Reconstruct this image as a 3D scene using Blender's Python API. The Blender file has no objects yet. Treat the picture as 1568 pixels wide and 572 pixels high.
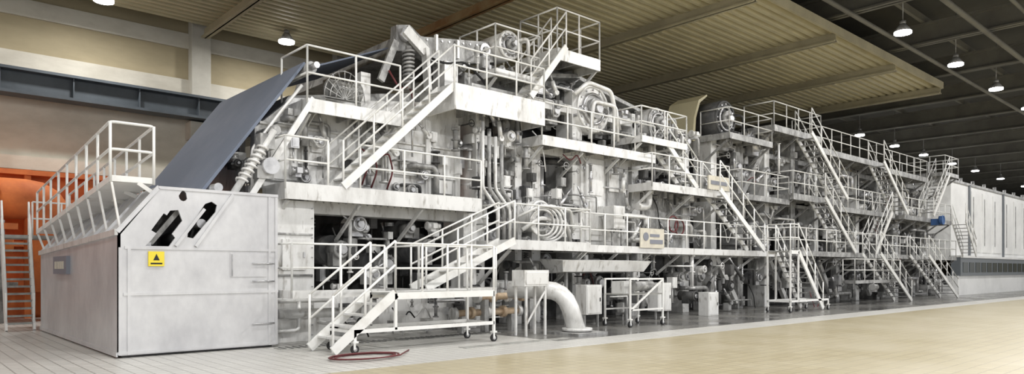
import bpy, math, random
from mathutils import Vector, Matrix
from mathutils.geometry import tessellate_polygon
C=bpy.context.scene.collection
bpy.context.scene.view_settings.view_transform='Standard'

# ---------------------------------------------------------------- materials
def mat(name,c1,c2=None,scale=2.0,stretch=(1,1,1),rough=0.6,metal=0.0,lo=0.4,hi=0.65,bump=0.0,emit=None,es=0,c3=None,s3=12):
    m=bpy.data.materials.new(name); m.use_nodes=True
    nt=m.node_tree; b=nt.nodes['Principled BSDF']
    b.inputs['Roughness'].default_value=rough; b.inputs['Metallic'].default_value=metal
    b.inputs['Base Color'].default_value=(*c1,1)
    if c2:
        tc=nt.nodes.new('ShaderNodeNewGeometry'); mp=nt.nodes.new('ShaderNodeMapping')
        mp.inputs['Scale'].default_value=stretch
        nt.links.new(tc.outputs['Position'],mp.inputs['Vector'])
        n=nt.nodes.new('ShaderNodeTexNoise'); n.inputs['Scale'].default_value=scale; n.inputs['Detail'].default_value=6; n.inputs['Roughness'].default_value=0.65
        nt.links.new(mp.outputs[0],n.inputs['Vector'])
        r=nt.nodes.new('ShaderNodeValToRGB'); r.color_ramp.elements[0].position=lo; r.color_ramp.elements[1].position=hi
        r.color_ramp.elements[0].color=(*c1,1); r.color_ramp.elements[1].color=(*c2,1)
        nt.links.new(n.outputs['Fac'],r.inputs['Fac'])
        out=r.outputs['Color']
        if c3:
            n2=nt.nodes.new('ShaderNodeTexNoise'); n2.inputs['Scale'].default_value=s3; n2.inputs['Detail'].default_value=4
            nt.links.new(mp.outputs[0],n2.inputs['Vector'])
            r2=nt.nodes.new('ShaderNodeValToRGB'); r2.color_ramp.elements[0].position=0.58; r2.color_ramp.elements[1].position=0.76
            r2.color_ramp.elements[0].color=(0,0,0,1); r2.color_ramp.elements[1].color=(1,1,1,1)
            nt.links.new(n2.outputs['Fac'],r2.inputs['Fac'])
            mx=nt.nodes.new('ShaderNodeMixRGB'); mx.inputs[2].default_value=(*c3,1)
            nt.links.new(r2.outputs['Color'],mx.inputs[0]); nt.links.new(out,mx.inputs[1]); out=mx.outputs[0]
        nt.links.new(out,b.inputs['Base Color'])
        if bump:
            bp=nt.nodes.new('ShaderNodeBump'); bp.inputs['Strength'].default_value=bump; bp.inputs['Distance'].default_value=0.02
            nt.links.new(n.outputs['Fac'],bp.inputs['Height']); nt.links.new(bp.outputs[0],b.inputs['Normal'])
    if emit:
        b.inputs['Emission Color'].default_value=(*emit,1); b.inputs['Emission Strength'].default_value=es
    return m
WHITE=mat('whitewashed_steel',(.79,.79,.78),(.50,.49,.47),1.1,(1.8,1.8,.6),.36,metal=.2,c3=(.33,.31,.28),s3=4,lo=.46,hi=.76)
PANEL=mat('booth_panel_steel',(.72,.72,.73),(.48,.48,.50),1.0,(1.2,1.2,.8),.36,metal=.3,lo=.38,hi=.8,bump=.06)
RAIL=mat('rail_paint',(.86,.86,.84),(.66,.64,.60),2.5,(1,1,1),.4,lo=.5,hi=.8)
RAILG=mat('grey_rail_paint',(.70,.70,.68),(.44,.43,.41),2.0,(1,1,1),.45,lo=.45,hi=.75)  # darker, greyer rail tone used on the far section
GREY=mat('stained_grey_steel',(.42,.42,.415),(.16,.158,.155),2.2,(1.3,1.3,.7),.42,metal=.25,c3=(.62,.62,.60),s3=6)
STEEL=mat('bright_steel',(.64,.64,.65),(.42,.42,.43),3,(1,1,1),.3,metal=.7)
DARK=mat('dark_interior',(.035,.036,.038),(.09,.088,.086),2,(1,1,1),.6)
BLACK=mat('black_rubber',(.015,.015,.016),rough=.6)
DECK=mat('grating_steel',(.38,.38,.36),(.22,.215,.2),3,(1,1,1),.6)
FELT=mat('felt_cloth',(.165,.195,.26),(.20,.23,.30),.6,(1,1,1),.85)
RED=mat('red_hose_rubber',(.13,.025,.028),rough=.55)
BLUE=mat('blue_paint',(.03,.09,.24),rough=.5)
YEL=mat('yellow_sign',(.85,.68,.05),rough=.5)
BRASS=mat('tan_flange',(.62,.48,.33),(.42,.30,.2),5,(1,1,1),.5)
TAN=mat('tan_wall_panel',(.42,.355,.23),(.34,.29,.185),.5,(1,1,3),.8,lo=.3,hi=.7)
LWALL=mat('pale_wall',(.62,.59,.51),(.50,.47,.40),.5,(1,1,2),.8)
CONC=mat('column_concrete',(.52,.50,.44),(.42,.40,.35),.8,(1,1,1),.8)
BEAMD=mat('crane_beam_paint',(.075,.09,.105),(.05,.06,.07),.8,(1,1,1),.5)
CANOPY=mat('canopy_sheet',(.56,.51,.34),(.42,.38,.25),.35,(1,1,1),.5,lo=.35,hi=.7)
GIRD=mat('canopy_girder',(.42,.38,.26),(.32,.29,.2),.6,(1,1,1),.6)
RUST=mat('rusty_girder',(.28,.15,.06),(.38,.30,.16),.8,(1,1,1),.7)
CEIL=mat('dark_ceiling',(.07,.068,.058),(.05,.048,.04),.3,(1,1,1),.9)
TRUSS=mat('ceiling_truss_paint',(.16,.155,.13),(.11,.105,.09),.5,(1,1,1),.7)
ORANGE=mat('orange_lit_paint',(.74,.22,.06),(.52,.13,.04),.7,(1,1,1),.7)  # the bay's orange lighting is painted into this surface colour
HOODM=mat('hood_cladding',(.82,.82,.81),(.70,.70,.69),.5,(1,1,1),.4)
HGREY=mat('hood_band_grey',(.14,.155,.17),rough=.4)
GLASS=mat('dark_window',(.03,.04,.04),rough=.15)
LAMPE=mat('lamp_glow',(1,1,1),emit=(1,.98,.94),es=20)
SIGNW=mat('plaque_ivory',(.70,.66,.55),(.58,.54,.46),4,(1,1,1),.5)
TXT=mat('plaque_grey',(.22,.23,.27),rough=.5)

def tilemat(name,c1,c2,mortar,bw,bh,dirt,rough=.35,wet=0,ms=.014):
    m=bpy.data.materials.new(name); m.use_nodes=True; nt=m.node_tree; b=nt.nodes['Principled BSDF']
    g=nt.nodes.new('ShaderNodeNewGeometry')
    br=nt.nodes.new('ShaderNodeTexBrick'); br.inputs['Scale'].default_value=1; br.inputs['Brick Width'].default_value=bw; br.inputs['Row Height'].default_value=bh
    br.inputs['Mortar Size'].default_value=ms; br.inputs['Color1'].default_value=(*c1,1); br.inputs['Color2'].default_value=(*c2,1); br.inputs['Mortar'].default_value=(*mortar,1); br.offset=0.0
    nt.links.new(g.outputs['Position'],br.inputs['Vector'])
    n=nt.nodes.new('ShaderNodeTexNoise'); n.inputs['Scale'].default_value=.5; n.inputs['Detail'].default_value=7; nt.links.new(g.outputs['Position'],n.inputs['Vector'])
    r=nt.nodes.new('ShaderNodeValToRGB'); r.color_ramp.elements[0].position=.42; r.color_ramp.elements[1].position=.68
    r.color_ramp.elements[0].color=(0,0,0,1); r.color_ramp.elements[1].color=(1,1,1,1); nt.links.new(n.outputs['Fac'],r.inputs[0])
    mx=nt.nodes.new('ShaderNodeMixRGB'); mx.inputs[2].default_value=(*dirt,1)
    ml=nt.nodes.new('ShaderNodeMath'); ml.operation='MULTIPLY'; ml.inputs[1].default_value=.6; nt.links.new(r.outputs[0],ml.inputs[0])
    nt.links.new(ml.outputs[0],mx.inputs[0]); nt.links.new(br.outputs['Color'],mx.inputs[1]); nt.links.new(mx.outputs[0],b.inputs['Base Color'])
    if wet:
        mr=nt.nodes.new('ShaderNodeMapRange'); mr.inputs['To Min'].default_value=rough; mr.inputs['To Max'].default_value=.08
        nt.links.new(r.outputs[0],mr.inputs['Value']); nt.links.new(mr.outputs[0],b.inputs['Roughness'])
    else: b.inputs['Roughness'].default_value=rough
    return m
FLY=tilemat('yellow_tile',(.48,.42,.275),(.42,.36,.225),(.31,.26,.165),.3,.3,(.52,.465,.34),.3,ms=.014)
FLW=tilemat('white_tile',(.64,.63,.60),(.58,.57,.54),(.32,.31,.29),.25,.25,(.46,.45,.43),.38)
FLG=tilemat('wet_grey_tile',(.24,.235,.22),(.20,.195,.185),(.12,.115,.11),.25,.25,(.08,.08,.08),.3,wet=1)

# ---------------------------------------------------------------- mesh builder
class MB:
    def __init__(s,name,mats): s.name=name; s.mats=mats; s.V=[];s.F=[];s.M=[];s.S=[]
    def mi(s,m):
        if m is None: return 0
        if m not in s.mats: s.mats.append(m)
        return s.mats.index(m)
    def hexa(s,p,m=None):
        b=len(s.V); s.V+= [tuple(q) for q in p]; k=s.mi(m)
        for f in ((0,3,2,1),(4,5,6,7),(0,1,5,4),(1,2,6,5),(2,3,7,6),(3,0,4,7)):
            s.F.append(tuple(b+i for i in f)); s.M.append(k); s.S.append(False)
    def box(s,x0,y0,z0,x1,y1,z1,m=None):
        s.hexa([(x0,y0,z0),(x1,y0,z0),(x1,y1,z0),(x0,y1,z0),(x0,y0,z1),(x1,y0,z1),(x1,y1,z1),(x0,y1,z1)],m)
    def beam(s,p,q,w,h,m=None,up=(0,0,1)):
        p=Vector(p);q=Vector(q);d=(q-p).normalized();u=Vector(up)
        if abs(d.dot(u))>.98: u=Vector((0,1,0))
        a=d.cross(u).normalized()*w/2; c=a.cross(d).normalized()*h/2
        s.hexa([p-a-c,p+a-c,q+a-c,q-a-c,p-a+c,p+a+c,q+a+c,q-a+c],m)
    def prism(s,poly,y0,y1,m=None,caps=True):
        b=len(s.V);n=len(poly);k=s.mi(m)
        s.V+=[(x,y0,z) for x,z in poly]+[(x,y1,z) for x,z in poly]
        s.F.append(tuple(b+i for i in range(n)));s.F.append(tuple(b+n+i for i in reversed(range(n))));s.M+=[k,k];s.S+=[False]*2
        for i in range(n):
            j=(i+1)%n; s.F.append((b+i,b+n+i,b+n+j,b+j));s.M.append(k);s.S.append(False)
    def plate(s,outer,holes,y0,y1,m=None):
        k=s.mi(m); loops=[outer]+holes; tri=tessellate_polygon([[Vector((x,z,0)) for x,z in L] for L in loops])
        allp=[p for L in loops for p in L]
        for y in (y0,y1):
            b=len(s.V); s.V+=[(x,y,z) for x,z in allp]
            for t in tri: s.F.append(tuple(b+i for i in t)); s.M.append(k); s.S.append(False)
        for L in loops:
            b=len(s.V);n=len(L); s.V+=[(x,y0,z) for x,z in L]+[(x,y1,z) for x,z in L]
            for i in range(n): j=(i+1)%n; s.F.append((b+i,b+n+i,b+n+j,b+j)); s.M.append(k); s.S.append(False)
    def tube(s,p,q,r,n=10,m=None,r2=None):
        s.sweep([Vector(p),Vector(q)],r,n,m,r2)
    def sweep(s,pts,r,n=8,m=None,r2=None):
        pts=[Vector(p) for p in pts]; k=s.mi(m); b=len(s.V); N=len(pts)
        d0=(pts[1]-pts[0]).normalized(); a=d0.orthogonal().normalized()
        if abs(d0.z)<.9: a=(Vector((0,0,1))-d0*d0.z).normalized()
        for i,p in enumerate(pts):
            d=(pts[min(i+1,N-1)]-pts[max(i-1,0)]).normalized()
            a=(a-d*a.dot(d)).normalized(); c=d.cross(a)
            rr=r if r2 is None else r+(r2-r)*i/(N-1)
            for j in range(n):
                t=2*math.pi*(j+.5)/n; s.V.append(tuple(p+(a*math.cos(t)+c*math.sin(t))*rr))
        for i in range(N-1):
            for j in range(n):
                jj=(j+1)%n; s.F.append((b+i*n+j,b+i*n+jj,b+(i+1)*n+jj,b+(i+1)*n+j)); s.M.append(k); s.S.append(n>4)
        s.F.append(tuple(b+j for j in reversed(range(n)))); s.F.append(tuple(b+(N-1)*n+j for j in range(n))); s.M+=[k,k]; s.S+=[False]*2
    def pipe(s,pts,r,n=8,m=None,bend=None):
        pts=[Vector(p) for p in pts]; bend=bend or r*2.5; o=[pts[0]]
        for i in range(1,len(pts)-1):
            A,B,D=pts[i-1],pts[i],pts[i+1]; e=min(bend,(A-B).length*.45,(D-B).length*.45)
            a=B+(A-B).normalized()*e; c=B+(D-B).normalized()*e
            for t in (0,.25,.5,.75,1): o.append(a*(1-t)**2+B*2*t*(1-t)+c*t*t)
        o.append(pts[-1]); s.sweep(o,r,n,m)
    def ring(s,c,ax,R,r,n=20,k=6,m=None):
        c=Vector(c);ax=Vector(ax).normalized();a=ax.orthogonal().normalized();e=ax.cross(a);b=len(s.V);q=s.mi(m)
        for i in range(n):
            t=2*math.pi*i/n; d=a*math.cos(t)+e*math.sin(t)
            for j in range(k):
                w=2*math.pi*j/k; s.V.append(tuple(c+d*(R+r*math.cos(w))+ax*r*math.sin(w)))
        for i in range(n):
            for j in range(k):
                ii=(i+1)%n;jj=(j+1)%k; s.F.append((b+i*k+j,b+ii*k+j,b+ii*k+jj,b+i*k+jj)); s.M.append(q); s.S.append(True)
    def coil(s,p,q,R,r,turns,m=None):
        p=Vector(p);q=Vector(q);ax=(q-p).normalized();a=ax.orthogonal().normalized();e=ax.cross(a);N=turns*12
        s.sweep([p+(q-p)*i/N+(a*math.cos(2*math.pi*i/12)+e*math.sin(2*math.pi*i/12))*R for i in range(N+1)],r,5,m)
    def rail(s,pts,h=1.1,sp=1.15,r=.027,m=None,mids=(.5,),toe=False):
        pts=[Vector(p) for p in pts]; H=Vector((0,0,h))
        for f in (1.0,)+tuple(mids):
            s.pipe([p+H*f for p in pts],r,6,m,.12)
        for i in range(len(pts)-1):
            A,B=pts[i],pts[i+1]; n=max(1,round((B-A).length/sp))
            for j in range(n+1 if i==len(pts)-2 else n):
                p=A.lerp(B,j/n); s.tube(p-Vector((0,0,.12)),p+H,r*1.05,6,m)
    def flange(s,c,ax,r,t=.05,m=None):
        c=Vector(c);ax=Vector(ax).normalized(); s.tube(c-ax*t/2,c+ax*t/2,r,14,m)
    def done(s,parent=None,bev=0):
        me=bpy.data.meshes.new(s.name); me.from_pydata(s.V,[],s.F)
        for m in s.mats: me.materials.append(m)
        me.polygons.foreach_set('material_index',s.M); me.polygons.foreach_set('use_smooth',s.S); me.update()
        o=bpy.data.objects.new(s.name,me); C.objects.link(o)
        if parent: o.parent=parent
        if bev:
            b=o.modifiers.new('bevel','BEVEL'); b.width=bev; b.segments=2; b.limit_method='ANGLE'
        return o

# ---------------------------------------------------------------- shell
XE=150
f=MB('floor',[FLY]); f.box(-25,-10,-.2,XE,11,0); f.done()
f=MB('floor',[FLW]); f.box(-25,11,-.2,12.5,32,0); f.box(12.5,11,-.2,XE,12.2,0); f.done()
f=MB('floor',[FLG]); f.box(12.5,12.2,-.2,XE,32,0.0); f.done()
w=MB('wall_back',[TAN])
w.box(-25,32,0,XE,32.4,14.5); w.done()
w=MB('trim_1',[LWALL]); w.box(-25,31.88,5.6,XE,32,8.2); w.box(-25,31.82,9.15,XE,32,9.9); w.box(-25,31.7,5.5,XE,31.95,6.0); w.box(-25,31.9,11.25,XE,32,11.9); w.done()
w=MB('wall_right',[TAN]); w.box(XE,-10,0,XE+.4,32.4,14.5); w.done()
c=MB('ceiling',[CEIL]); c.box(-25,-10,14.5,XE,32.4,14.8); c.done()
BX=[3.6+6.8*i for i in range(-4,22)]
for i,x in enumerate(BX):
    if i!=4:
        k=MB('concrete_column',[CONC]); k.box(x-.4,31.5,5.8 if x<8 else 0,x+.4,32,14.5); k.box(x-.55,31.2,7.3,x+.55,32,8.05); k.done(bev=.03)
    g=MB('ceiling_girder',[TRUSS]); g.box(x-.22,-10,12.6,x+.22,31.1,12.68); g.box(x-.04,-10,12.6,x+.04,31.1,13.6); g.box(x-.22,-10,13.5,x+.22,31.1,13.6); g.done()
g=MB('roof_purlins',[TRUSS])
for y in range(-8,32,4): g.box(-25,y-.08,13.62,XE,y+.08,13.95)
g.done()
g=MB('crane_beam',[BEAMD]); g.box(-25,30.7,8.95,XE,31.5,9.05); g.box(-25,31.05,8.15,XE,31.15,9); g.box(-25,30.7,8.1,XE,31.5,8.2)
for i in range(60): g.box(-24+i*2.27,30.8,8.2,-23.96+i*2.27,31.4,8.95)
g.done()
cp=MB('corrugated_canopy',[CANOPY])
y=13.3; P=.42; pr=[]
while y<30.9:
    pr+=[(y,12.0),(y+P*.4,12.0),(y+P*.5,12.2),(y+P*.9,12.2)]; y+=P
b=len(cp.V)
for (yy,zz) in pr: cp.V+=[(-25,yy,zz),(44.4,yy,zz)]
for i in range(len(pr)-1):
    cp.F.append((b+2*i,b+2*i+1,b+2*i+3,b+2*i+2)); cp.M.append(0); cp.S.append(False)
cp.box(-25,13.2,11.9,44.5,13.3,12.25,GIRD); cp.box(44.4,13.2,11.9,44.5,31,12.25,GIRD)
cp.done()
for i,x in enumerate([-3.2,3.6,10.4,17.2,24,30.8,37.6,44.2]):
    m=RUST if i==3 else GIRD
    g=MB('canopy_girder',[m]); g.box(x-.16,13.3,11.6,x+.16,31.1,11.66); g.box(x-.03,13.3,11.6,x+.03,31.1,12.0); g.done()
pp=MB('ceiling_pipes',[TRUSS])
for y,z,r in ((9.2,12.3,.12),(7.5,12.4,.08),(5.5,12.2,.15),(12.4,12.4,.1)): pp.tube((-25,y,z),(XE,y,z),r,8)
pp.done()
def lamp(x,y,z=11.5,pw=500,hang=14.5):
    k=MB('high_bay_lamp',[GREY]); 
    k.tube((x,y,z+.1),(x,y,z+.42),.34,16,GREY,.12); k.tube((x,y,z+.42),(x,y,z+.55),.12,12,GREY)
    if hang>z+.56: k.tube((x,y,z+.55),(x,y,hang),.02,6,GREY)
    k.tube((x,y,z+.02),(x,y,z+.1),.33,18,LAMPE); k.done()
    l=bpy.data.lights.new('lamp_light','AREA'); l.shape='DISK'; l.size=.6; l.energy=pw; l.color=(1,.985,.96)
    o=bpy.data.objects.new('high_bay_light',l); o.location=(x,y,z-.05); C.objects.link(o)
for i in range(-5,10): lamp(31.6+6.8*i,10.9,pw=330)
for x in (53.3,60,66.5,74,81,90,100): lamp(x,21.3,pw=300)
for x in (-.8,6.1,13.0): lamp(x,28.8,pw=300,z=11.4,hang=12.0)
for x in (-2,8,18,28,38,50): lamp(x,-1.0,pw=1200)  # out-of-view lamp row, added to brighten the machine's vertical faces

o=MB('orange_duct_bay',[ORANGE])
o.box(-25,31.3,0,8,31.5,5.4); 
for z in (1.2,2.6,4.2,5.2): o.box(-25,30.8,z,7,31.3,z+.18)
for x in range(-24,8,2): o.box(x,30.9,0,x+.2,31.3,5.4)
o.tube((-8,29.5,4.2),(3.0,29.5,4.2),.75,20); o.pipe([(3,29.5,4.2),(4.5,29.5,4.2),(4.5,29.5,1)],.7,18,None,1.2)
for x in (-6,-3,0,2.5): o.ring((x,29.5,4.2),(1,0,0),.78,.06)
o.tube((-8,28.8,2.6),(3.4,28.8,2.6),.3,12); 
for x in (-1,1,3): o.box(x,28.5,0,x+.15,28.65,3.4,GREY)
o.box(-4,28.4,3.1,3.5,28.7,3.3); o.box(-4,28.4,1.2,3.5,28.6,1.35,GREY); o.box(.2,27.6,0,.6,28.0,5.4,GREY); o.done()
l=bpy.data.lights.new('orange_bay_light','AREA'); l.size=3; l.energy=60; l.color=(1,.75,.5)
lo=bpy.data.objects.new('orange_bay_light',l); lo.location=(0,27.5,5.4); lo.rotation_euler=(math.radians(50),0,0); C.objects.link(lo)
o=MB('wall_pipe',[TRUSS]); o.pipe([(1.6,31.5,9.8),(2.2,31.5,9.8),(2.2,31.5,9.0)],.13,10,LWALL); o.pipe([(2.4,31.0,8),(2.4,31.0,6.6),(1.2,31.0,6.3)],.16,10,GREY); o.done()

# ---------------------------------------------------------------- booth
X0,X1,Yf,Yb=3.55,6.83,15.6,24.4
b=MB('machine_enclosure',[PANEL])
t=.05
b.hexa([(X0,Yf,.05),(X0+t,Yf,.05),(X0+t,Yb,.05),(X0,Yb,.05),(X0,Yf,2.54),(X0+t,Yf,2.54),(X0+t,Yb,2.28),(X0,Yb,2.28)])
b.hexa([(X0,Yf,2.50),(X0+.05,Yf,2.46),(X0+.05,Yb,2.22),(X0,Yb,2.26),(4.3,Yf,3.47),(4.33,Yf,3.42),(4.33,Yb,3.2),(4.3,Yb,3.25)])
b.hexa([(4.3,Yf,3.42),(X1,Yf,3.42),(X1,Yb,3.2),(4.3,Yb,3.2),(4.3,Yf,3.47),(X1,Yf,3.47),(X1,Yb,3.25),(4.3,Yb,3.25)])
b.box(X1-t,Yf,.05,X1,Yb,3.4)
b.box(X0,Yf,.05,X1,Yf+.05,2.2)
h1=[(4.05,2.24),(4.5,2.24),(4.62,2.42),(4.56,2.5),(4.76,2.78),(4.68,3.0),(4.52,2.98),(4.46,2.88),(4.4,2.92),(4.16,2.56),(4.26,2.5),(4.16,2.36)]
h2=[(4.86,2.44),(4.98,2.42),(5.44,3.0),(5.47,3.15),(5.36,3.22),(5.22,3.16),(4.88,2.62)]
h3=[(4.78+.09*math.cos(a*.5236)*(1.0 if math.sin(a*.5236)<0 else .75),3.3+.11*math.sin(a*.5236)) for a in range(12)]
b.plate([(X0,2.2),(X1,2.2),(X1,3.47),(4.3,3.47),(X0,2.54)],[h1,h2,h3],Yf,Yf+.05)
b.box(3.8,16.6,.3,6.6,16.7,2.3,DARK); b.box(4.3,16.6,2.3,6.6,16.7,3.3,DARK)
b.box(4.0,15.75,2.2,4.2,16.3,2.32,STEEL); b.beam((4.2,15.9,2.3),(4.9,15.9,3.2),.1,.2,GREY,(0,1,0)); b.tube((4.75,15.7,2.4),(4.75,16.5,2.4),.16,14,BLACK); b.tube((5.2,15.75,2.75),(5.2,16.5,2.75),.1,12,STEEL)
def strip(p,q,w=.06,m=None): b.beam((p[0],Yf-.01,p[1]),(q[0],Yf-.01,q[1]),.02,w,m,(0,0,1))
for p,q in (((X0,.1),(X1,.1)),((X0+.12,2.2),(X1,2.2)),((X0+.1,1.27),(X1,1.27)),((4.3,3.44),(X1,3.44)),((X0,2.5),(4.3,3.43))): strip(p,q)
for x in (X0+.04,X0+.2,X1-.04,X1-.2): b.box(x-.03,Yf-.025,.06,x+.03,Yf,2.2 if x<5 else 3.4)
b.beam((4.62,Yf-.03,2.25),(5.2,Yf-.03,3.05),.05,.06); b.beam((5.02,Yf-.03,2.25),(5.8,Yf-.03,3.4),.05,.06)
for z in (.55,1.9,1.5): b.tube((X1-.6,Yf-.05,z),(X1-.1,Yf-.05,z),.02,6,STEEL)
b.box(5.75,Yf-.015,1.6,6.55,Yf,2.12); b.box(5.78,Yf-.04,1.62,5.8,Yf-.015,2.1,STEEL)
for i in range(9):
    y=Yf+.02+i*(Yb-Yf-.1)/8; dz=-.26*(y-Yf)/(Yb-Yf)
    b.beam((X0-.02,y,2.52+dz),(4.3,y,3.47+dz),.05,.05)
b.beam((X0-.03,Yf,2.5),(X0-.03,Yb,2.24),.06,.12,WHITE); b.box(X0-.03,Yf,.03,X0,Yb,.12)
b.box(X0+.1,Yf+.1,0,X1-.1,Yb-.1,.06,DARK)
b.done()
s=MB('warning_sign',[YEL]); s.box(4.1,Yf-.035,1.83,4.4,Yf-.0,2.13); s.prism([(4.19,1.95),(4.31,1.95),(4.25,2.08)],Yf-.04,Yf-.035,BLACK); s.box(4.14,Yf-.04,1.87,4.36,Yf-.035,1.9,BLACK); s.done()
s=MB('name_plaque',[TXT]); s.box(X0-.09,20.2,1.65,X0-.0,21.9,2.1); 
for i in range(5): s.box(X0-.1,20.5+i*.25,1.78,X0-.09,20.66+i*.25,1.97,SIGNW)
s.done()
k=MB('access_walkway',[RAIL])
W=Vector((.8,0,0)); A=Vector((3.45,15.75,3.52)); D=Vector((3.45,24.3,2.8))
k.hexa([A,A+W,D+W,D]+[p+Vector((0,0,.12)) for p in (A,A+W,D+W,D)])
k.rail([D+Vector((0,0,.1)),A+Vector((0,0,.1)),A+W+Vector((0,0,.1)),D+W+Vector((0,0,.1))],1.08,1.05,.03)
for i in range(9):
    p=A.lerp(D,i/8); k.beam(p+Vector((0.5,0,0)),(4.2,p.y,3.36-.26*(p.y-Yf)/8.8),.05,.08); k.beam(p+Vector((0.02,0,-.02)),(3.62,p.y,2.6-.26*(p.y-Yf)/8.8),.04,.05)
k.done()

# ---------------------------------------------------------------- stair / platform builders
def stairs(name,x0,z0,x1,z1,ya,yb,m=RAIL,rails=(1,1),tread=WHITE,sp=1.1,ntread=None):
    k=MB(name,[m]); 
    for y in (ya,yb): k.beam((x0,y,z0),(x1,y,z1),.06,.2,m)
    n=ntread or max(3,round(abs(z1-z0)/.23))
    for i in range(1,n):
        t=i/n; x=x0+(x1-x0)*t; z=z0+(z1-z0)*t; k.box(x-.13,ya,z-.02,x+.13,yb,z+.02,tread)
    d=.1
    if rails[0]: k.rail([(x0,ya,z0+d),(x1,ya,z1+d)],1.05,sp,.027)
    if rails[1]: k.rail([(x0,yb,z0+d),(x1,yb,z1+d)],1.05,sp,.027)
    return k
def platform(x0,x1,y0,y1,z,th=.25,rails='flr',name='access_platform',h=1.1,gap=None,m=RAIL,br=True,sp=1.15,fm=WHITE):
    k=MB(name,[m]); k.box(x0,y0,z-.05,x1,y1,z,DECK)
    k.box(x0,y0-.02,z-th,x1,y0+.03,z+.04,fm); k.box(x0,y1-.05,z-th,x1,y1,z,fm); k.box(x0-.02,y0,z-th,x0+.04,y1,z+.04,fm); k.box(x1-.04,y0,z-th,x1+.02,y1,z+.04,fm)
    n=max(2,int((x1-x0)/.9))
    for i in range(1,n): x=x0+(x1-x0)*i/n; k.box(x-.03,y0,z-th*.8,x+.03,y1,z-.05,GREY)
    if 'f' in rails:
        segs=[(x0,x1)] if not gap else [(x0,gap[0]),(gap[1],x1)]
        for a,c in segs:
            if c-a>.2: k.rail([(a,y0+.02,z),(c,y0+.02,z)],h,sp)
    if 'l' in rails: k.rail([(x0,y0+.02,z),(x0,y1,z)],h,sp)
    if 'r' in rails: k.rail([(x1,y0+.02,z),(x1,y1,z)],h,sp)
    if 'b' in rails: k.rail([(x0,y1,z),(x1,y1,z)],h,sp)
    if br:
        for i in range(n//2+1):
            x=x0+.1+(x1-x0-.2)*i/max(1,n//2); k.beam((x,y0+.1,z-th),(x,y1+.1,z-th-.7*(y1-y0)),.06,.09,fm)
    return k
platform(7.2,13.2,16.0,17.3,3.8,.36,'fl',gap=(8.3,9.2),h=1.15).done()
stairs('steel_staircase',8.7,3.85,12.2,7.0,15.98,16.75).done()
platform(12.15,15.7,15.9,17.6,7.0,.7,'fr',br=False).done()
platform(7.9,10.6,16.3,17.8,5.95,.3,'fl',h=1.35).done()
platform(15.7,21.6,16.0,17.2,6.0,.28,'fl').done()
platform(20.4,23.2,15.7,17.1,6.55,.2,'flr').done()
stairs('steel_staircase',24.0,4.95,22.0,6.5,15.75,16.5).done()
platform(20.9,26.1,15.6,17.2,4.9,.25,'flr').done()
stairs('steel_staircase',28.4,2.6,24.9,4.95,15.3,16.1,tread=GREY).done()
platform(13.7,17.2,15.3,17.0,2.6,.25,'flr').done()
platform(17.2,30.4,15.7,16.8,2.55,.2,'f').done()
stairs('steel_staircase',10.6,1.28,13.7,2.6,15.1,15.8).done()
platform(6.9,9.3,15.0,15.9,1.25,.14,'fl',br=False).done()
platform(9.9,12.4,14.4,15.9,1.25,.14,'fl',br=False).done()
platform(14.1,16.0,16.4,18.2,7.9,.2,'flr',h=1.4).done()
stairs('steel_staircase',15.3,7.2,16.9,9.1,16.1,16.8).done()
platform(16.6,18.7,16.2,18.0,9.0,.35,'flrb',h=1.35).done()

def wheel(k,x,y):
    k.tube((x,y-.03,.09),(x,y+.03,.09),.09,14,BLACK); k.tube((x,y-.035,.09),(x,y+.035,.09),.045,10,STEEL)
    k.box(x-.05,y-.05,.09,x-.0,y-.04,.24,RAIL); k.box(x-.05,y+.04,.09,x,y+.05,.24,RAIL); k.box(x-.06,y-.06,.22,x+.06,y+.06,.26,RAIL)
def mobile(x0,x1,x2,y0,y1,h,tread=WHITE,hr=1.1,m=RAIL):
    k=stairs('mobile_access_stairs',x0,.08,x1,h,y0,y1,tread=tread,m=m)
    k.box(x1,y0,h-.05,x2,y1,h,DECK); k.box(x1,y0-.03,h-.13,x2,y0+.02,h+.02); k.box(x1,y1-.02,h-.13,x2,y1+.03,h+.02)
    k.rail([(x1,y0,h),(x2,y0,h),(x2,y1,h)],hr,.75); 
    xa=x0+.5
    for y in (y0,y1):
        for x in (xa,x2): 
            k.box(x-.03,y-.03,.24,x+.03,y+.03,h if x==x2 else .5); wheel(k,x,y)
        k.box(xa,y-.03,.42,x2,y+.03,.5); k.box(x1-.03,y-.03,.45,x1+.03,y+.03,h)
    for x in (xa,x2,x1): k.box(x-.03,y0,.42,x+.03,y1,.48)
    return k
mobile(6.95,8.45,11.28,13.2,14.25,1.24).done()
mobile(30.9,28.6,27.9,13.9,14.9,2.55,GREY).done()
k=MB('wheeled_service_cart',[RAIL])
for x in (17.1,18.75):
    for y in (13.6,14.6): wheel(k,x,y); k.box(x-.025,y-.025,.24,x+.025,y+.025,1.5)
for y in (13.6,14.6): k.box(17.1,y-.02,.5,18.75,y+.02,.55); k.box(17.1,y-.02,1.45,18.75,y+.02,1.5)
k.box(17.1,13.6,.98,18.75,14.6,1.02,DECK); k.tube((17.5,13.8,1.25),(18.4,13.8,1.25),.16,14,GREY); k.beam((17.1,13.6,.5),(18.75,13.6,1.45),.04,.05)
k.box(17.3,14.0,1.02,17.8,14.5,1.4,WHITE); k.done()

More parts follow.
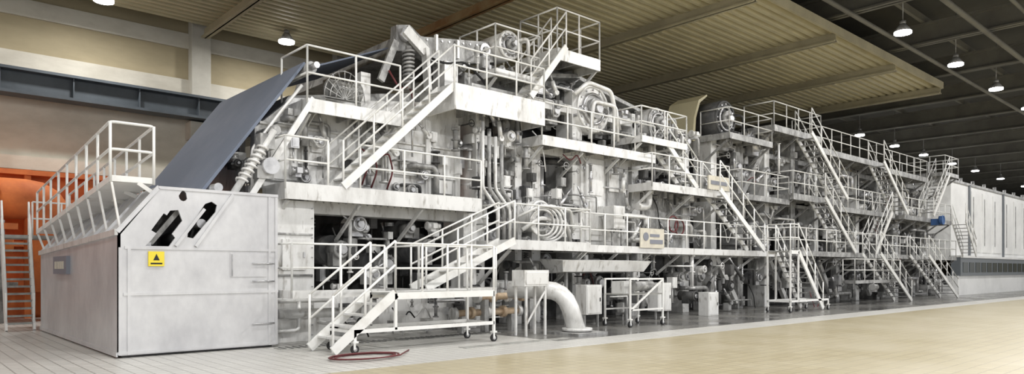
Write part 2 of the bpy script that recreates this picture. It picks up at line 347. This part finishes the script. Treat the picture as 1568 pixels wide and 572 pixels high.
# ---------------------------------------------------------------- machine
root=bpy.data.objects.new('paper_machine',None); C.objects.link(root)
R=random.Random(7)
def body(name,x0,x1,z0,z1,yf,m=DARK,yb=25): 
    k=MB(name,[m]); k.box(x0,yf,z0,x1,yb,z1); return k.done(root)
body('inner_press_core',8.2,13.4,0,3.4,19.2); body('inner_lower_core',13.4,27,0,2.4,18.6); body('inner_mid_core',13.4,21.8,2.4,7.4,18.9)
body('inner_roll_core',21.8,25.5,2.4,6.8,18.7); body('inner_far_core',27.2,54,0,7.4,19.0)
k=MB('side_frame',[WHITE])
k.box(6.95,16.35,0,8.1,18.2,3.45); k.box(6.95,18.2,0,7.1,22.3,5.1)
k.prism([(6.95,3.8),(13.4,3.8),(13.4,6.9),(8.0,6.2),(7.0,5.3)],17.35,17.6)
k.prism([(7.4,5.3),(13.4,6.9),(13.4,7.3),(8.0,6.3)],17.6,22.3,GREY)
k.box(8.1,16.9,3.2,13.4,17.4,3.8); k.box(13.0,16.6,0,13.5,17.6,3.8); k.box(8.1,17.0,0,13.0,17.4,1.1)
for x in (7.05,8.3,9.6,10.9,12.2,13.3): k.box(x-.09,17.25,3.8,x+.09,17.35,5.3 if x<7.5 else 6.2)
for z in (4.5,5.4): k.box(7.1 if z>5 else 7,17.28,z,13.4,17.35,z+.07)
for x,y,z,w,h in ((9.9,17.3,4.65,.9,.6),(11.2,17.3,4.65,.8,.6),(7.3,17.3,4.0,.8,1.2),(12.4,17.3,4.0,.7,.5)):
    k.box(x,y-.06,z,x+w,y,z+h,GREY); k.box(x+.05,y-.08,z+.05,x+w-.05,y-.06,z+h-.05)
for z in (.6,1.6,2.6): k.box(7.0,16.31,z,8.05,16.35,z+.05,GREY)
k.box(7.25,16.29,1.75,7.85,16.35,2.5); k.box(7.78,16.26,2.05,7.82,16.29,2.2,STEEL)
for i in range(14): k.tube((7.03,16.3,.15+i*.24),(7.03,16.35,.15+i*.24),.02,6,STEEL); k.tube((8.04,16.3,.15+i*.24),(8.04,16.35,.15+i*.24),.02,6,STEEL)
for i in range(24): k.tube((8.2+i*.215,16.87,3.5),(8.2+i*.215,16.9,3.5),.025,6,STEEL)
k.done(root,.012)
k=MB('side_frame',[WHITE])
for x,z1,w in ((13.9,6.9,.35),(15.5,7.2,.3),(16.3,6,.4),(18.3,8.0,.5),(21.6,7.7,.5),(24.9,7.0,.45)):
    k.box(x-w/2,16.9,0,x+w/2,17.7,z1)
    for i in range(int(z1/.35)): k.tube((x-w*.35,16.87,.2+i*.35),(x-w*.35,16.9,.2+i*.35),.022,6,STEEL)
k.box(18.4,16.8,2.6,21.0,18.6,5.9); k.box(18.55,16.7,2.8,19.5,16.8,5.7); k.box(19.7,16.7,3.6,20.9,16.8,5.5,GREY)
k.box(19.75,16.66,4.6,20.3,16.7,5.35); k.box(18.7,16.66,4.4,19.35,16.7,5.5); k.box(18.7,16.66,3.0,19.35,16.7,4.2)
k.box(21.8,17.0,2.6,24.8,18.5,4.7,GREY); k.box(22,16.9,2.8,23.2,17.0,4.5,GREY)
for z in (2.35,5.65,7.2): k.box(13.6,16.95,z,25,17.4,z+.3)
k.prism([(16.8,8.4),(18.6,8.7),(20.9,8.2),(24.9,7.5),(25.3,6.9),(24.2,6.6),(17,7.0)],17.8,18.1,GREY)
k.prism([(16.8,8.45),(18.6,8.75),(20.9,8.3),(25,7.6),(25,7.5),(20.9,8.15),(18.6,8.6),(16.8,8.3)],17.2,24,GREY)
k.box(13.6,17.3,7.0,16.6,18.0,7.9,GREY)
k.done(root,.015)

k=MB('top_beam_assembly',[GREY])
k.prism([(11.0,8.0),(11.05,8.75),(11.5,8.85),(11.9,8.6),(14.5,9.0),(14.7,8.4),(12.6,7.9),(11.6,8.1)],17.2,17.5,GREY)
k.prism([(11.3,8.1),(11.5,8.7),(14.3,8.85),(14.3,8.4)],17.5,24.5)
for x in (12.4,13.2,14.0): k.box(x-.04,17.1,8.2,x+.04,17.2,8.75,WHITE)
k.beam((11.2,17.0,8.6),(11.9,17.0,8.1),.14,.3,WHITE); k.beam((11.9,17.0,8.2),(12.0,17.0,7.0),.12,.25,WHITE); k.beam((10.9,17.0,8.2),(10.4,17.0,7.0),.1,.2)
k.coil((11.25,16.9,7.0),(11.25,16.9,8.0),.15,.035,9,GREY); k.tube((11.25,16.9,6.9),(11.25,16.9,8.1),.09,10)
for x,z in ((11.3,8.5),(14.2,8.65)): k.tube((x,17.0,z),(x,17.2,z),.2,16,STEEL); k.tube((x,16.95,z),(x,17.0,z),.1,12)
k.box(12.6,17.0,7.0,13.1,17.6,8.0,WHITE); k.box(9.9,17.2,6.2,10.2,17.5,7.2,WHITE)
for i in range(9): k.tube((12.1+i*.27,17.17,8.55+i*.035),(12.1+i*.27,17.2,8.55+i*.035),.03,6,STEEL)
k.pipe([(12.2,17.1,8.0),(12.6,17.0,7.9),(13.4,17.0,8.1),(14.2,17.0,7.6),(14.2,17.0,7.1)],.035,6,BLACK,.2)
k.done(root)
k=MB('felt_web',[FELT])
k.prism([(5.4,3.47),(7.95,6.95),(8.0,6.92),(5.45,3.42)],16.6,22.4)
k.prism([(8.0,6.95),(11.2,8.3),(11.2,8.26),(8.0,6.9)],17.9,22.4)
k.done(root)
k=MB('guide_roll',[STEEL]); k.tube((8.1,16.5,6.82),(8.1,22.6,6.82),.15,20,GREY); k.tube((8.1,16.2,6.82),(8.1,16.5,6.82),.08,12)
k.tube((5.75,16.3,3.62),(5.75,22.6,3.62),.1,16); k.done(root)
k=MB('tension_strut',[WHITE]); k.tube((6.05,16.2,3.5),(7.0,16.2,5.05),.08,12); k.coil((6.2,16.2,3.75),(6.75,16.2,4.65),.12,.03,8); k.box(6.65,16.15,4.6,7.0,16.5,4.95,GREY); k.box(6.6,16.2,3.9,7.0,17.5,4.2,GREY)
k.beam((6.5,16.3,3.5),(8.05,16.3,6.0),.08,.14); k.tube((6.9,16.1,4.2),(6.9,16.5,4.2),.2,16,STEEL)
k.pipe([(6.6,16.5,3.5),(6.6,16.5,4.6),(7.3,16.5,5.6),(7.8,16.4,6.3)],.04,8); k.tube((7.1,16.3,5.1),(7.1,17.4,5.1),.12,12,GREY)
k.done(root)
k=MB('mesh_guard',[GREY])
for i in range(11):
    t=math.pi*i/10; k.tube((9.0,16.45,6.15),(9.0-.6*math.cos(t),16.45,6.15+.75*math.sin(t)),.012,4)
for r in (.25,.42,.58): k.sweep([(9.0-r*math.cos(math.pi*i/14),16.45,6.15+r*1.25*math.sin(math.pi*i/14)) for i in range(15)],.014,5)
k.tube((8.7,16.8,6.45),(9.6,16.8,6.45),.25,16,GREY); k.done(root)

def roll(x,z,r,y0=17.0,y1=25,m=GREY,cap=WHITE,name='press_roll'):
    k=MB(name,[m]); k.tube((x,y0+.5,z),(x,y1,z),r,28,m)
    k.tube((x,y0,z),(x,y0+.5,z),r*.55,20,cap); k.ring((x,y0,z),(0,1,0),r*.5,.05,20,6,cap); k.tube((x,y0-.12,z),(x,y0,z),r*.3,14,STEEL)
    for i in range(8):
        t=i*math.pi/4; k.tube((x+r*.45*math.cos(t),y0-.04,z+r*.45*math.sin(t)),(x+r*.45*math.cos(t),y0,z+r*.45*math.sin(t)),.03,6,STEEL)
    k.box(x-r*.5,y0+.1,z-r*1.1,x+r*.5,y0+.4,z,cap); k.done(root)
for x,z,r in ((9.2,2.3,.4),(10.6,1.9,.5),(12.0,2.4,.45),(9.9,2.9,.22),(11.4,2.95,.25),(14.7,1.0,.5),(16.2,1.1,.45),(19.6,1.3,.4),(22.5,1.2,.5),(24.6,1.2,.45),(26.2,1.5,.4),(15,6.4,.35),(17.2,4.2,.5),(17.3,7.2,.4)): roll(x,z,r,m=DARK,cap=GREY)
def drumhead(x,y,z,r,m=WHITE):
    k=MB('roll_end_housing',[m]); k.tube((x,y,z),(x,y+1.2,z),r,32); k.ring((x,y,z),(0,1,0),r*.93,.06,32,6); k.ring((x,y-.05,z),(0,1,0),r*.62,.05,28,6,STEEL)
    k.tube((x,y-.2,z),(x,y,z),r*.42,24,GREY); k.tube((x,y-.35,z),(x,y-.2,z),r*.2,16,STEEL)
    for i in range(12):
        t=i*math.pi/6; k.tube((x+r*.8*math.cos(t),y-.05,z+r*.8*math.sin(t)),(x+r*.8*math.cos(t),y,z+r*.8*math.sin(t)),.035,6,STEEL)
    k.pipe([(x+.1,y-.3,z+.1),(x+r*.9,y-.45,z+.2),(x+r*1.05,y-.4,z-r*1.3)],.06,8,m,.4)
    k.done(root)
drumhead(18.9,16.7,7.45,.85); drumhead(15.1,16.9,8.95,.45); drumhead(22.4,16.5,7.4,.6,GREY); drumhead(24.2,16.6,6.9,.5,GREY); drumhead(27.4,16.6,8.3,.8,DARK)
drumhead(16.0,16.4,3.5,.5,WHITE)
k=MB('drum_guard',[CANOPY]); 
k.prism([(25.95,7.3),(26.1,8.3),(26.45,9.1),(27.1,9.45),(27.1,9.37),(26.55,9.0),(26.25,8.3),(26.15,7.3)],17.3,18.8); k.done(root)

def clutter(name,x0,x1,z0,z1,yf,yb,n,seed,sc=1.0,wm=.6):
    r=random.Random(seed); k=MB(name,[WHITE])
    for i in range(n):
        x=r.uniform(x0,x1); z=r.uniform(z0,z1); y=r.uniform(yf,yb)
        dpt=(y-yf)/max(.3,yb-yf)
        m=r.choice([WHITE,WHITE,GREY,STEEL]) if r.random()<wm*(1.15-.7*dpt) else r.choice([GREY,GREY,DARK,DARK,STEEL])  # deeper pieces draw darker materials: recess shade put into the colour
        t=r.random(); s=sc*r.uniform(.6,1.3)
        if t<.2:
            w,h,d=.3*s,.4*s,.25; k.box(x-w/2,y,z-h/2,x+w/2,y+d,z+h/2,m); k.box(x-w/2+.03,y-.02,z-h/2+.03,x+w/2-.03,y,z+h/2-.03,m); k.tube((x,y+.1,z-h/2),(x,y+.1,z-h/2-.5*s),.02,6,m)
        elif t<.38:
            L=r.uniform(.6,1.8)*sc; rr=r.choice([.03,.05,.08]); zz=min(z+L,z1); k.tube((x,y,z),(x,y,zz),rr,8,m)
            for q in (z,(z+zz)/2,zz): k.flange((x,y,q),(0,0,1),rr*1.7,.04,m)
        elif t<.52:
            L=r.uniform(.6,2.0)*sc; rr=r.choice([.03,.05,.09]); xx=min(x+L,x1); 
            if xx-x>.1:
                k.pipe([(x,y+.4,z),(x,y,z),(xx,y,z),(xx,y,max(z0,z-r.uniform(.3,.9)))],rr,8,m)
        elif t<.68:
            rr=.2*s; k.tube((x,y,z),(x,y+.7,z),rr,16,m); k.ring((x,y,z),(0,1,0),rr*.9,.035,16,5,m); k.tube((x,y-.08,z),(x,y,z),rr*.45,12,STEEL); k.box(x-rr,y+.2,z-rr*1.6,x+rr,y+.5,z,m)
        elif t<.78:
            rr=.15*s; L=.5*s; k.tube((x,y,z),(x+L,y,z),rr,14,m); k.tube((x+L,y,z),(x+L+.12,y,z),rr*.7,12,m); k.ring((x+.03,y,z),(1,0,0),rr,.02,14,5,m); k.box(x+.1,y-.1,z-rr*1.5,x+L-.1,y+.1,z,m); k.box(x+.1,y-rr-.1,z-.07,x+.25,y-rr+.05,z+.07,m)
        elif t<.88:
            a=r.uniform(-1.1,1.1); L=r.uniform(.6,1.3)*sc; dx,dz=math.sin(a)*L,math.cos(a)*L
            k.tube((x,y,z),(x+dx*.6,y,z+dz*.6),.07,10,m); k.tube((x+dx*.6,y,z+dz*.6),(x+dx,y,z+dz),.035,8,STEEL); k.tube((x,y-.06,z),(x,y+.06,z),.09,10,m)
        elif t<.95:
            k.ring((x,y-.1,z),(0,1,0),.13*s,.015,16,5,m); k.tube((x,y-.1,z),(x,y+.4,z),.025,6,m); k.beam((x-.13*s,y-.1,z),(x+.13*s,y-.1,z),.02,.02,m)
        else:
            pts=[(x,y,z)]; 
            for j in range(3): pts.append((pts[-1][0]+r.uniform(.1,.35),y-r.uniform(0,.2),min(z1,pts[-1][2]+r.choice([-1,1])*r.uniform(.2,.6))))
            k.pipe(pts,.022,6,r.choice([WHITE,WHITE,BLACK,WHITE,RED]),.2)
    return k.done(root)
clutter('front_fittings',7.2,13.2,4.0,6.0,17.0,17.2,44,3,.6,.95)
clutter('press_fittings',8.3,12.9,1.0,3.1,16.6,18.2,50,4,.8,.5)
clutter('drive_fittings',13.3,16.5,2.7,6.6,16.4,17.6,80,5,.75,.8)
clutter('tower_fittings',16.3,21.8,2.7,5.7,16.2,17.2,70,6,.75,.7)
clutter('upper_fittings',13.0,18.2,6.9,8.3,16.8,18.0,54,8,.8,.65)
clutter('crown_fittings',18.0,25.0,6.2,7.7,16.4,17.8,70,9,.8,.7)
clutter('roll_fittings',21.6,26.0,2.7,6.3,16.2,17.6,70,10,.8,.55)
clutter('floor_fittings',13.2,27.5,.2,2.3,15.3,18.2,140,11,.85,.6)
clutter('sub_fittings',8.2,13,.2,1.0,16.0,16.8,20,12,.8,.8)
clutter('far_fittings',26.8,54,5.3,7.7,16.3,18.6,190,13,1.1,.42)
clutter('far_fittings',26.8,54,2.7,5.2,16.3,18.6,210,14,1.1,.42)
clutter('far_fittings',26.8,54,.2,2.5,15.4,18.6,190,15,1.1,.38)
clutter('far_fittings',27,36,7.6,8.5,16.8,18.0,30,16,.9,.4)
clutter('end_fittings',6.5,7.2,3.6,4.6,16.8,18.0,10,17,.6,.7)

k=MB('far_frame',[GREY])
for i,x in enumerate([27.0,29.2,31.6,34.2,36.8,39.4,42.0,45.0,48.0,51.0,53.8]):
    h=[7.6,8.0,8.3,8.2,7.7,7.5,7.3,7.1,7.0,7.0,6.8][i]; m=[WHITE,GREY][i%2]
    k.box(x-.22,16.9,0,x+.22,17.8,h,m)
    if i%2: k.beam((x,17.0,5.0),(x+1.9,17.0,7.2),.25,.3,m)
    else: k.beam((x+.2,17.0,2.4),(x+2.0,17.0,.3),.2,.25,m)
for z,h in ((2.3,.25),(4.9,.3),(7.1,.25)): k.box(27,16.95,z,54,17.5,z+h)
k.done(root,.015)
for i in range(14):
    x=28+i*1.9; roll(x,[1.2,3.6,6.2][i%3]+R.uniform(-.3,.3),R.uniform(.35,.6),16.7,24,R.choice([GREY,DARK]),R.choice([GREY,WHITE,STEEL]))
    roll(x+.8,[6.4,1.4,3.9][i%3],R.uniform(.3,.45),16.8,24,DARK,R.choice([GREY,STEEL]))
Gk=dict(m=RAILG,fm=GREY)
platform(26.6,30.2,15.9,17.3,7.5,.22,'flr',**Gk).done()
platform(30.2,34.9,15.8,17.3,8.3,.25,'flr',**Gk).done()
platform(35.0,43.0,15.8,17.3,7.8,.25,'f',**Gk).done()
platform(43.0,50.0,15.8,17.3,7.6,.25,'fr',**Gk).done()
platform(27.6,31.8,15.9,17.0,5.0,.2,'flr',**Gk).done()
platform(31.8,36.5,15.7,17.0,5.3,.25,'flr',**Gk).done()
platform(37.0,44.5,15.8,17.0,5.0,.22,'flr',**Gk).done()
platform(45.5,54,15.6,17.0,5.0,.22,'flr',**Gk).done()
platform(31,38.5,15.2,16.8,2.6,.2,'flr',**Gk).done()
platform(39.5,54,15.3,16.8,2.6,.2,'flr',**Gk).done()
platform(36,42,14.6,15.2,1.2,.12,'fl',br=False,**Gk).done()
S=lambda *a,**q: stairs('steel_staircase',*a,m=RAILG,**q).done()
S(36.6,5.35,32.6,8.2,15.2,16.0,tread=GREY); S(37.3,2.65,33.8,5.25,15.1,15.9,tread=GREY); S(42.8,.05,38.4,2.6,14.3,15.2,tread=GREY); S(50.5,.05,45.2,2.6,14.2,15.2,tread=GREY)
S(48.6,5.1,51.6,7.9,15.0,15.8,tread=GREY); S(44.6,5.0,41.0,7.7,15.1,15.9,tread=GREY); S(55.8,2.7,53.5,5.0,14.6,15.4,tread=GREY); S(40.2,2.65,42.5,5.0,15.2,15.9,tread=GREY)
platform(50.8,53.4,15.0,16.8,8.0,.2,'flr',**Gk).done()

k=MB('steel_ladder_stairs',[RAIL])
for x in (2.75,3.42): k.beam((x,24.6,0),(x,25.6,2.75),.06,.2); k.rail([(x,24.6,.1),(x,25.6,2.8)],1.0,1.2)
for i in range(1,13): t=i/13; k.box(2.75,24.6+1.0*t-.1,2.75*t-.03,3.42,24.6+1.0*t+.1,2.75*t+.03,DECK)
k.box(2.4,25.5,2.7,5,26.8,2.8,DECK)
for x in (2.5,4.9): k.box(x-.05,26.6,0,x+.05,26.7,2.7)
k.rail([(3.5,25.5,2.8),(5,25.5,2.8)],1.0,.8); k.done()

k=MB('elbow_pipe',[WHITE]); k.pipe([(13.3,14.9,1.2),(14.2,13.6,1.2),(14.4,13.3,.06)],.25,20,None,.8)
k.flange((14.4,13.3,.12),(0,0,1),.42,.08); k.box(13.8,12.7,0,15.0,13.9,.06,GREY); k.done()
k=MB('junction_cabinet',[WHITE]); k.box(12.6,13.5,1.32,13.5,14.0,1.75); 
for x in (12.7,13.4): 
    for y in (13.55,13.95): k.box(x-.03,y-.03,0,x+.03,y+.03,1.32)
k.beam((12.7,13.55,.3),(13.4,13.55,1.2),.04,.05); k.box(12.65,13.48,1.37,13.45,13.5,1.7,WHITE); k.done(bev=.015)
k=MB('flanged_shaft',[BRASS])
for z,x0,x1,y in ((1.0,12.5,14.8,15.35),(.55,11.8,14.2,15.5)):
    k.tube((x0,y,z),(x1,y,z),.1,14)
    for j in range(5): q=x0+(x1-x0)*j/4; k.flange((q,y,z),(1,0,0),.17,.12,BRASS if j%2 else WHITE)
    k.box(x0+.2,y-.1,0,x0+.35,y+.1,z-.08,GREY); k.box(x1-.35,y-.1,0,x1-.2,y+.1,z-.08,GREY)
k.done()
k=MB('drip_trough',[WHITE]); k.hexa([(15.6,15.0,1.7),(19.6,15.0,1.7),(19.4,15.9,1.65),(15.9,15.9,1.65),(15.5,14.9,2.05),(19.9,14.9,2.05),(19.9,15.95,2.1),(15.5,15.95,2.1)])
for x in (16.2,19.2): k.box(x-.04,15.4,0,x+.04,15.48,1.7,GREY)
k.done()
for x,y,z0,z1,w in ((15.9,14.3,.4,1.3,.7),(20.4,15.0,.3,1.3,.8),(23.6,15.0,.0,.9,.7),(19.1,15.9,3.2,4.0,.6)):
    k=MB('control_cabinet',[WHITE]); k.box(x,y,z0,x+w,y+.45,z1); k.box(x+.04,y-.015,z0+.04,x+w-.04,y,z1-.04,WHITE); k.box(x+w-.12,y-.04,(z0+z1)/2-.06,x+w-.09,y-.015,(z0+z1)/2+.06,BLACK)
    for q in (x+.05,x+w-.05): k.box(q-.03,y+.1,0 if z0<2 else z0-.6,q+.03,y+.16,z0,GREY)
    k.done(bev=.01)
k=MB('maker_plate',[SIGNW]); k.box(20.2,15.6,2.55,21.6,15.64,3.25); k.tube((20.5,15.58,2.95),(20.5,15.6,2.95),.15,16,TXT); k.box(20.75,15.585,2.7,21.5,15.6,2.85,TXT); k.box(20.75,15.585,2.95,21.3,15.6,3.05,TXT); k.done()
k=MB('info_board',[SIGNW]); k.box(24.4,15.5,4.95,25.9,15.56,5.5); k.box(24.55,15.48,5.15,25.7,15.5,5.3,TXT); k.done()
k=MB('blue_fan_cover',[BLUE]); k.tube((50.0,14.9,4.9),(50.0,15.1,4.9),.27,20); k.ring((50.0,14.9,4.9),(0,1,0),.27,.04); k.box(49.96,15.1,4.6,50.04,15.58,5.0); k.done(root)
k=MB('process_pipes',[WHITE])
for i,x in enumerate((13.5,13.75,14.0,14.25)): k.pipe([(x,16.3,6.2-.2*i),(x,16.3,4.2),(x+.5,16.2,3.6),(x+.5,16.2,2.6)],.05+.01*(i%2),10,GREY if i%2 else WHITE)
k.pipe([(15.0,16.2,3.0),(15.6,16.0,3.4),(16.8,16.0,3.3),(17.2,16.2,2.7)],.07,10)
k.pipe([(14.8,16.2,3.4),(15.6,15.9,3.8),(16.9,15.9,3.7),(17.3,16.2,3.0)],.05,10)
for j in range(4): k.ring((15.7+.12*j,16.0,3.25),(.3,1,0),.42+.05*j,.04,24,6)
k.pipe([(20.9,16.3,4.1),(21.6,16.3,4.1),(21.6,16.3,5.1)],.14,12); k.pipe([(17.6,16.4,7.7),(18.2,16.3,8.2),(19.4,16.3,8.1),(20.0,16.4,6.8)],.08,10); k.pipe([(18.4,16.4,6.3),(18.5,16.3,7.6),(19.6,16.3,7.6),(19.7,16.4,6.4)],.07,10)
k.pipe([(6.9,16.15,.3),(7.6,16.15,.3),(7.6,16.15,1.0)],.05,8); k.tube((7.1,16.2,.7),(8.9,15.95,.7),.12,12); k.tube((6.95,16.2,1.0),(8.4,16.2,1.0),.05,8)
k.done(root)
def hosecoil(x,y):
    k=MB('red_hose_coil',[RED]); P=[]
    for i in range(70):
        t=i*.35; rr=.5+.09*math.sin(i*.31)+.12*(i/70); P.append((x+rr*1.25*math.cos(t),y+rr*.8*math.sin(t),.02+.0006*i))
    P+= [(x+1.3,y+.5,.02)]; k.sweep(P,.015,6); k.done()
hosecoil(7.3,12.4)
k=MB('red_hose',[RED])
for x,z,y in ((9.6,4.95,17.0),(9.9,4.9,17.0),(10.4,4.9,17.0)): k.pipe([(x,y,z),(x+.2,y-.1,z+.1),(x+.35,y-.1,z-.4),(x+.2,y,z-.9)],.025,6,None,.2)
for x,z in ((22.6,3.5),(23.0,3.4)): k.ring((x,15.9,z),(0,1,0),.3,.03,20,6)
k.pipe([(10.6,16.9,7.3),(10.9,16.8,6.8),(11.3,16.9,7.0),(11.5,16.9,6.3)],.03,6,None,.2); k.done(root)
k=MB('floor_drain_grate',[DECK])
k.box(6.6,14.9,0,13,15.3,.012); k.box(9.8,12.4,0,13.2,12.7,.012)
for i in range(40): k.box(6.7+i*.16,14.92,.012,6.74+i*.16,15.28,.02,DARK)
k.done()

# ---------------------------------------------------------------- dryer hood
k=MB('drying_hood',[HOODM]); k.box(56,16.2,2.7,145,26,8.0); k.box(56,15.7,0,145,26,1.35); k.box(56,15.6,1.35,145,16.2,2.65,HGREY); k.box(56,15.55,2.62,145,16.3,2.78)
k.box(55.8,16.1,7.95,145,26,8.12,GREY)
for i in range(10):
    x=59.9+i*9.0; k.box(x,16.1,2.75,x+.3,16.2,8.0,HGREY)
    for q in (.6,3.4,6.2): k.box(x+q,16.14,3.1,x+q+2.3,16.2,7.6); k.box(x+q+.4,16.1,3.6,x+q+.46,16.14,7.2,GREY)
for i in range(60): k.box(56.5+i*1.45,15.57,1.6,57.6+i*1.45,15.6,2.3,GLASS)
for i in range(30): k.tube((58+i*3,17,8.1),(58+i*3,17,8.7),.12,10,GREY)
k.done(bev=0)

# ---------------------------------------------------------------- world, camera
wd=bpy.data.worlds.new('World'); bpy.context.scene.world=wd; wd.use_nodes=True
bg=wd.node_tree.nodes['Background']; bg.inputs[0].default_value=(.97,.98,1,1); bg.inputs[1].default_value=.86
cd=bpy.data.cameras.new('camera'); cam=bpy.data.objects.new('camera',cd); C.objects.link(cam)
cam.location=(0,0,1.75); cam.rotation_euler=(math.radians(90),0,math.radians(-42)); cd.lens=24.82; cd.sensor_width=36; cd.shift_y=.081; cd.clip_end=400
bpy.context.scene.camera=cam
